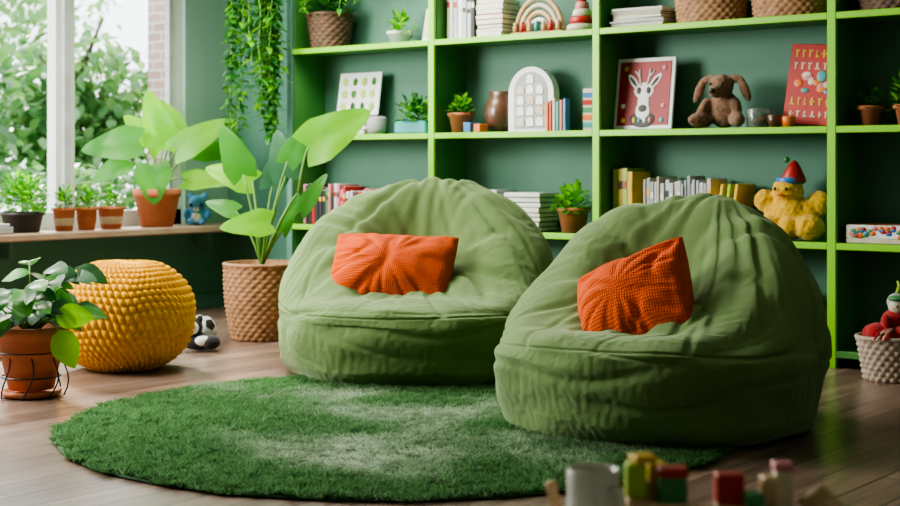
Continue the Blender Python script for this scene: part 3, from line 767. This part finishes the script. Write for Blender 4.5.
p=W(-1.085,8.36); c.build('potted_plant_in_wicker_basket',(p.x,p.y,0),YAW)
# football toy
c=MB()
bm=bmesh.new(); bmesh.ops.create_icosphere(bm,subdivisions=1,radius=1); ico=[v.co.normalized() for v in bm.verts]; bm.free()
c.ell((0,0,.085),(.085,.085,.085),m_lgrey,seg=32,rings=20)
for d in ico:
    z=Vector((0,0,1)).rotation_difference(d).to_matrix().to_4x4(); vs=[(0,0,.0865)]+[(.036*math.cos(2*pi*k/5),.036*math.sin(2*pi*k/5),.080) for k in range(5)]
    c.add(vs,[(0,1+k,1+(k+1)%5) for k in range(5)],m_black,Matrix.Translation((0,0,.086))@z,smooth=False)
p=W(-1.375,8.02); c.build('toy_football',(p.x,p.y,0.001))
m_blkp=mat('black_plush',(.02,.02,.025),rough=1,bump=.5,bscale=150,sheen=.1)
def dpanda(d):
    d.ell((-.03,-.062,.13),(.040,.024,.036),m_white); d.ell((-.045,-.086,.138),(.009,.006,.010),m_black); d.ell((-.015,-.086,.138),(.009,.006,.010),m_black); d.ell((-.03,-.09,.118),(.008,.006,.006),m_black)
    d.ell((.03,-.055,.06),(.045,.026,.028),m_white)
plush('panda_plush_toy',[((0,0,.05),(.10,.07,.045)),((-.03,-.02,.13),(.055,.05,.05)),((.07,-.03,.05),(.05,.06,.04)),((-.068,-.02,.175),(.02,.015,.02)),((.008,-.02,.175),(.02,.015,.02))],m_blkp,tuple(W(-1.35,7.80,.0)),YAW,vox=.007,details=dpanda)
# ------------------------------------------------------------------ left floor plant
c=MB()
c.lathe([(.10,0.001),(.125,.012),(.13,.03),(.12,.03),(.11,.015),(.0005,.014)],m_terra)
pot(c,.095,.15,.27,m_terra,rim=.055,z=.035)
for zz,r in((.09,.125),(.20,.155)): c.tube([(r*math.cos(2*pi*k/36),r*math.sin(2*pi*k/36),zz) for k in range(36)],.004,m_black,seg=6,closed=True)
for k in range(8):
    a=2*pi*k/8; pts=[]
    for t in np.linspace(0,1,9):
        r=.14+.016*math.sin(t*pi*2); pts.append((r*math.cos(a+.35*math.sin(t*pi)),r*math.sin(a+.35*math.sin(t*pi)),.005+.25*t))
    c.tube(pts,.0035,m_black,seg=6)
rl=random.Random(8)
for k in range(26):
    a=rl.uniform(0,2*pi); el=rl.uniform(.25,1.35); ln=rl.uniform(.14,.34)
    d=Vector((math.cos(a)*math.cos(el),math.sin(a)*math.cos(el),math.sin(el)))
    e=Vector((0,0,.30))+d*ln
    c.tube([(0,0,.26),Vector((0,0,.29))+d*ln*.5+Vector((0,0,.02)),e],[.006,.004,.003],g_stem,seg=6)
    for s in(-1,0,1):
        a2=a+s*.9+rl.uniform(-.3,.3); dd=Vector((math.cos(a2),math.sin(a2),rl.uniform(-.6,.2)))
        c.leaf(e-d*.05*abs(s),dd,rl.uniform(.11,.16),rl.uniform(.07,.10),rl.choice([g_dark,g_blue,g_dark,g_mid,g_mid]),kind='oval',up=(.2*s,-.6,.8),droop=.3,nu=8,nv=2,fold=.2,wav=.08)
stemleaf(c,(0,0,.28),(.13,-.1,.36),(.9,-.3,.0),.17,.11,g_lime,kind='oval'); stemleaf(c,(0,0,.28),(.15,-.12,.30),(.5,-.5,-.9),.18,.12,g_lime,kind='oval')
p=W(-1.81,6.27); c.build('potted_plant_in_wire_stand',(p.x,p.y,0),YAW)
# ------------------------------------------------------------------ right toy basket
c=MB(); wicker(c,.13,.165,.20,24,8,m_wickerg,sy=.9)
for k in range(9): c.ell((.085*math.cos(k*.7),.075*math.sin(k*.7),.205+.01*(k%3)),(.055,.05,.045),m_rplush)
for k in range(5): c.tube([(-.02,-.08,.25),(-.06-.012*k,-.13,.23),(-.08-.01*k,-.15+.01*k,.20)],.006,m_cream if k%2 else m_rplush,seg=6)
c.ell((.01,0,.27),(.065,.06,.06),m_rplush,rot=(0,.3,0)); c.ell((-.05,-.05,.27),(.022,.03,.04),m_rplush)
c.ell((.02,-.01,.345),(.045,.043,.045),m_cream); c.ell((.025,.005,.362),(.052,.05,.044),m_grey); c.ell((.02,-.02,.38),(.05,.045,.016),m_green)
c.tube([(.02,0,.40),(.03,0,.44),(.02,0,.46)],[.012,.009,.004],m_limet)
c.ell((.004,-.052,.345),(.005,.004,.006),m_black);c.ell((.036,-.052,.345),(.005,.004,.006),m_black)
p=W(2.06,6.74); c.build('toy_basket',(p.x,p.y,0.001),YAW)
# ------------------------------------------------------------------ foreground play table
tz=.42
c=MB(); c.box((0,0,tz-.015),(1.1,.46,.03),m_white,bev=.01)
for sx in(-1,1):
    for sy_ in(-1,1): c.tube([(sx*.46,sy_*.17,tz-.03),(sx*.50,sy_*.2,0.001)],[.022,.014],m_wood,seg=12)
p=W(.40,2.17); c.build('low_play_table',(p.x,p.y,0),YAW)
c=MB(); c.lathe([(.034,0),(.040,.006),(.041,.106),(.039,.109),(.036,.106),(.035,.01),(.0005,.008)],m_mug,seg=40)
c.tube([(-.038,0,.085),(-.062,0,.08),(-.068,0,.055),(-.06,0,.03),(-.038,0,.025)],.0055,m_mug,seg=8)
p=W(.222,2.25,tz+.001); c.build('coffee_mug',p,YAW+2.2)
c=MB()
def blk(X,Y,z,w,h,m,d=.035,r=0): c.box((X,Y,z+h/2),(w,d,h),m,rot=(0,0,r),bev=.003)
blk(-.055,.0,0,.028,.055,m_wood); blk(-.055,.0,.055,.03,.05,m_limet); blk(-.045,.0,.105,.035,.012,m_yellow,r=.3)
blk(-.028,.03,0,.03,.075,m_wood); blk(-.02,.03,.075,.028,.025,m_yellow)
blk(.0,.0,0,.045,.04,m_wood); blk(.0,.0,.04,.042,.045,m_green); blk(.0,.0,.085,.045,.014,m_red)
blk(.085,.0,0,.04,.045,m_cream); blk(.085,.0,.045,.042,.045,m_red)
blk(.115,-.04,0,.026,.07,m_green); blk(.140,-.02,0,.022,.09,m_wood); blk(.17,.02,0,.026,.09,m_cream); blk(.17,.02,.09,.03,.012,m_pink)
c.tube([(.20,0,.035),(.225,0,.055),(.25,0,.035)],[.018,.02,.012],m_wood,seg=12); c.tube([(.205,0,.03),(.2,0,.0)],.008,m_wood);c.tube([(.245,0,.03),(.25,0,.0)],.008,m_wood)
c.box((.06,-.05,.045),(.26,.012,.016),m_wood,rot=(0,R_(2),0)); c.box((-.06+.0,-.05,.022),(.014,.014,.044),m_wood); c.box((.185,-.05,.019),(.014,.014,.038),m_wood)
o=c.build('wooden_toy_blocks',W(.348,2.27,tz+.001),YAW); o.scale=(1.04,1.04,1.08)
c=MB(); c.box((0,0,.037),(.018,.02,.07),m_wood,rot=(0,R_(-12),0)); p=W(.168,2.33,tz+.001); c.build('wooden_stick_toy',p,YAW)
# ------------------------------------------------------------------ garden outside
m_grass=mat('lawn_grass',(.10,.22,.06),(.06,.16,.04),scale=20,rough=1)
c=MB(); c.box((-19,9,-.47),(22,30,.1),m_grass); c.build('lawn')
g_t1=leafmat('tree_leaf_a',(.14,.30,.12),(.08,.21,.09),.45); g_t2=leafmat('tree_leaf_b',(.26,.42,.22),(.18,.34,.16),.45)
m_bark=mat('bark',(.10,.07,.05),rough=1,bump=.5)
def tree(name,x,y,h,r,n,seed,ms):
    t=random.Random(seed); c=MB(); c.tube([(0,0,0),(.05,.03,h*.4),(0,.05,h*.8)],[.14,.10,.05],m_bark,seg=8)
    for k in range(7):
        a=t.uniform(0,2*pi); zz=h*t.uniform(.25,.9); c.tube([(0,0,zz*.8),(r*.7*math.cos(a),r*.7*math.sin(a),zz+.3)],[.05,.015],m_bark,seg=5)
    for _ in range(n):
        d=Vector((t.gauss(0,1),t.gauss(0,1),t.gauss(0,1))).normalized()*t.uniform(.3,1)
        p=(d.x*r,d.y*r,h*.60+d.z*h*.36)
        c.leaf(p,(t.uniform(-1,1),t.uniform(-1,1),t.uniform(-1,.4)),.20,.13,t.choice(ms),nu=3,nv=1)
    c.build(name,(x,y,-.4))
tree('garden_tree',-13.6,8.3,3.3,1.1,2200,1,[g_t1,g_t1,g_t2])
tree('garden_tree',-15.0,11.3,3.3,1.4,2400,2,[g_t1,g_t1,g_t2])
tree('garden_tree',-22.0,14.5,7.0,2.6,3000,4,[g_t2])
c=MB(); t=random.Random(9)
for _ in range(4800):
    c.leaf((t.uniform(-.5,.5),t.uniform(-3.6,2.6),t.uniform(.10,1.40)),(t.uniform(-1,1),t.uniform(-1,1),t.uniform(-.2,.8)),.14,.09,t.choice([g_t1,g_t2,g_t1]),nu=3,nv=1)
c.build('garden_hedge',(-11.4,8.0,-.42))
mb=bpy.data.materials.new('brick'); mb.use_nodes=True;nt=mb.node_tree;N=nt.nodes;L=nt.links
tc=N.new('ShaderNodeTexCoord')
sp=N.new('ShaderNodeSeparateXYZ');cb=N.new('ShaderNodeCombineXYZ');ad=N.new('ShaderNodeMath');ad.operation='ADD'
L.new(tc.outputs['Object'],sp.inputs[0]);L.new(sp.outputs[0],ad.inputs[0]);L.new(sp.outputs[1],ad.inputs[1]);L.new(ad.outputs[0],cb.inputs[0]);L.new(sp.outputs[2],cb.inputs[1])
br=N.new('ShaderNodeTexBrick');br.inputs['Scale'].default_value=1;br.inputs['Brick Width'].default_value=.3;br.inputs['Row Height'].default_value=.11;br.inputs['Mortar Size'].default_value=.012
br.inputs['Color1'].default_value=(.50,.30,.25,1);br.inputs['Color2'].default_value=(.42,.24,.20,1);br.inputs['Mortar'].default_value=(.6,.56,.52,1)
L.new(cb.outputs[0],br.inputs['Vector']);L.new(br.outputs[0],N['Principled BSDF'].inputs['Base Color'])
c=MB(); c.box((-11.1,14.0,2.6),(4.2,6,6),mb,bev=.01)
for z in(1.0,3.6): c.box((-12.4,10.98,z),(.8,.06,1.3),m_white)
c.build('brick_house')
# ------------------------------------------------------------------ light
w=bpy.data.worlds.new('World'); scene.world=w; w.use_nodes=True
bg=w.node_tree.nodes['Background']; bg.inputs[0].default_value=(.88,.96,1.0,1); bg.inputs[1].default_value=4.0
sl=bpy.data.lights.new('sun','SUN'); sl.energy=5; sl.angle=R_(9); sl.color=(1,.92,.78)
so_=bpy.data.objects.new('sun',sl); scene.collection.objects.link(so_)
so_.rotation_euler=Vector((.80,-.42,-.62)).to_track_quat('-Z','Y').to_euler()
def area(name,loc,target,sx,sy_,power,col):
    l=bpy.data.lights.new(name,'AREA'); l.shape='RECTANGLE'; l.size=sx; l.size_y=sy_; l.energy=power; l.color=col
    o=bpy.data.objects.new(name,l); scene.collection.objects.link(o); o.location=loc
    o.rotation_euler=(Vector(target)-Vector(loc)).to_track_quat('-Z','Y').to_euler()
area('added_side_fill',(-7.3,2.9,2.05),(-3.8,5.5,.5),2.2,1.6,330,(1,.975,.90))  # unseen lamp added inside the room, standing in for daylight on the bags
area('added_top_fill',(-5.6,5.6,2.9),(-4.8,5.5,0),1.6,1.6,150,(1,.97,.88))  # soft fill added overhead, out of view; no ceiling fixture here
try: scene.view_settings.look='AgX - Medium High Contrast'
except Exception as e: print('look',e)
# ------------------------------------------------------------------ camera
cd=bpy.data.cameras.new('camera'); cam=bpy.data.objects.new('camera',cd); scene.collection.objects.link(cam)
cam.location=(0,0,1.0); cam.rotation_euler=(pi/2,0,YAW); cd.lens=58; cd.sensor_width=36; cd.shift_y=-88/900
cd.dof.use_dof=True; cd.dof.focus_distance=5.6; cd.dof.aperture_fstop=3.4; cd.clip_end=200
scene.camera=cam
print('total',time.time()-T0)
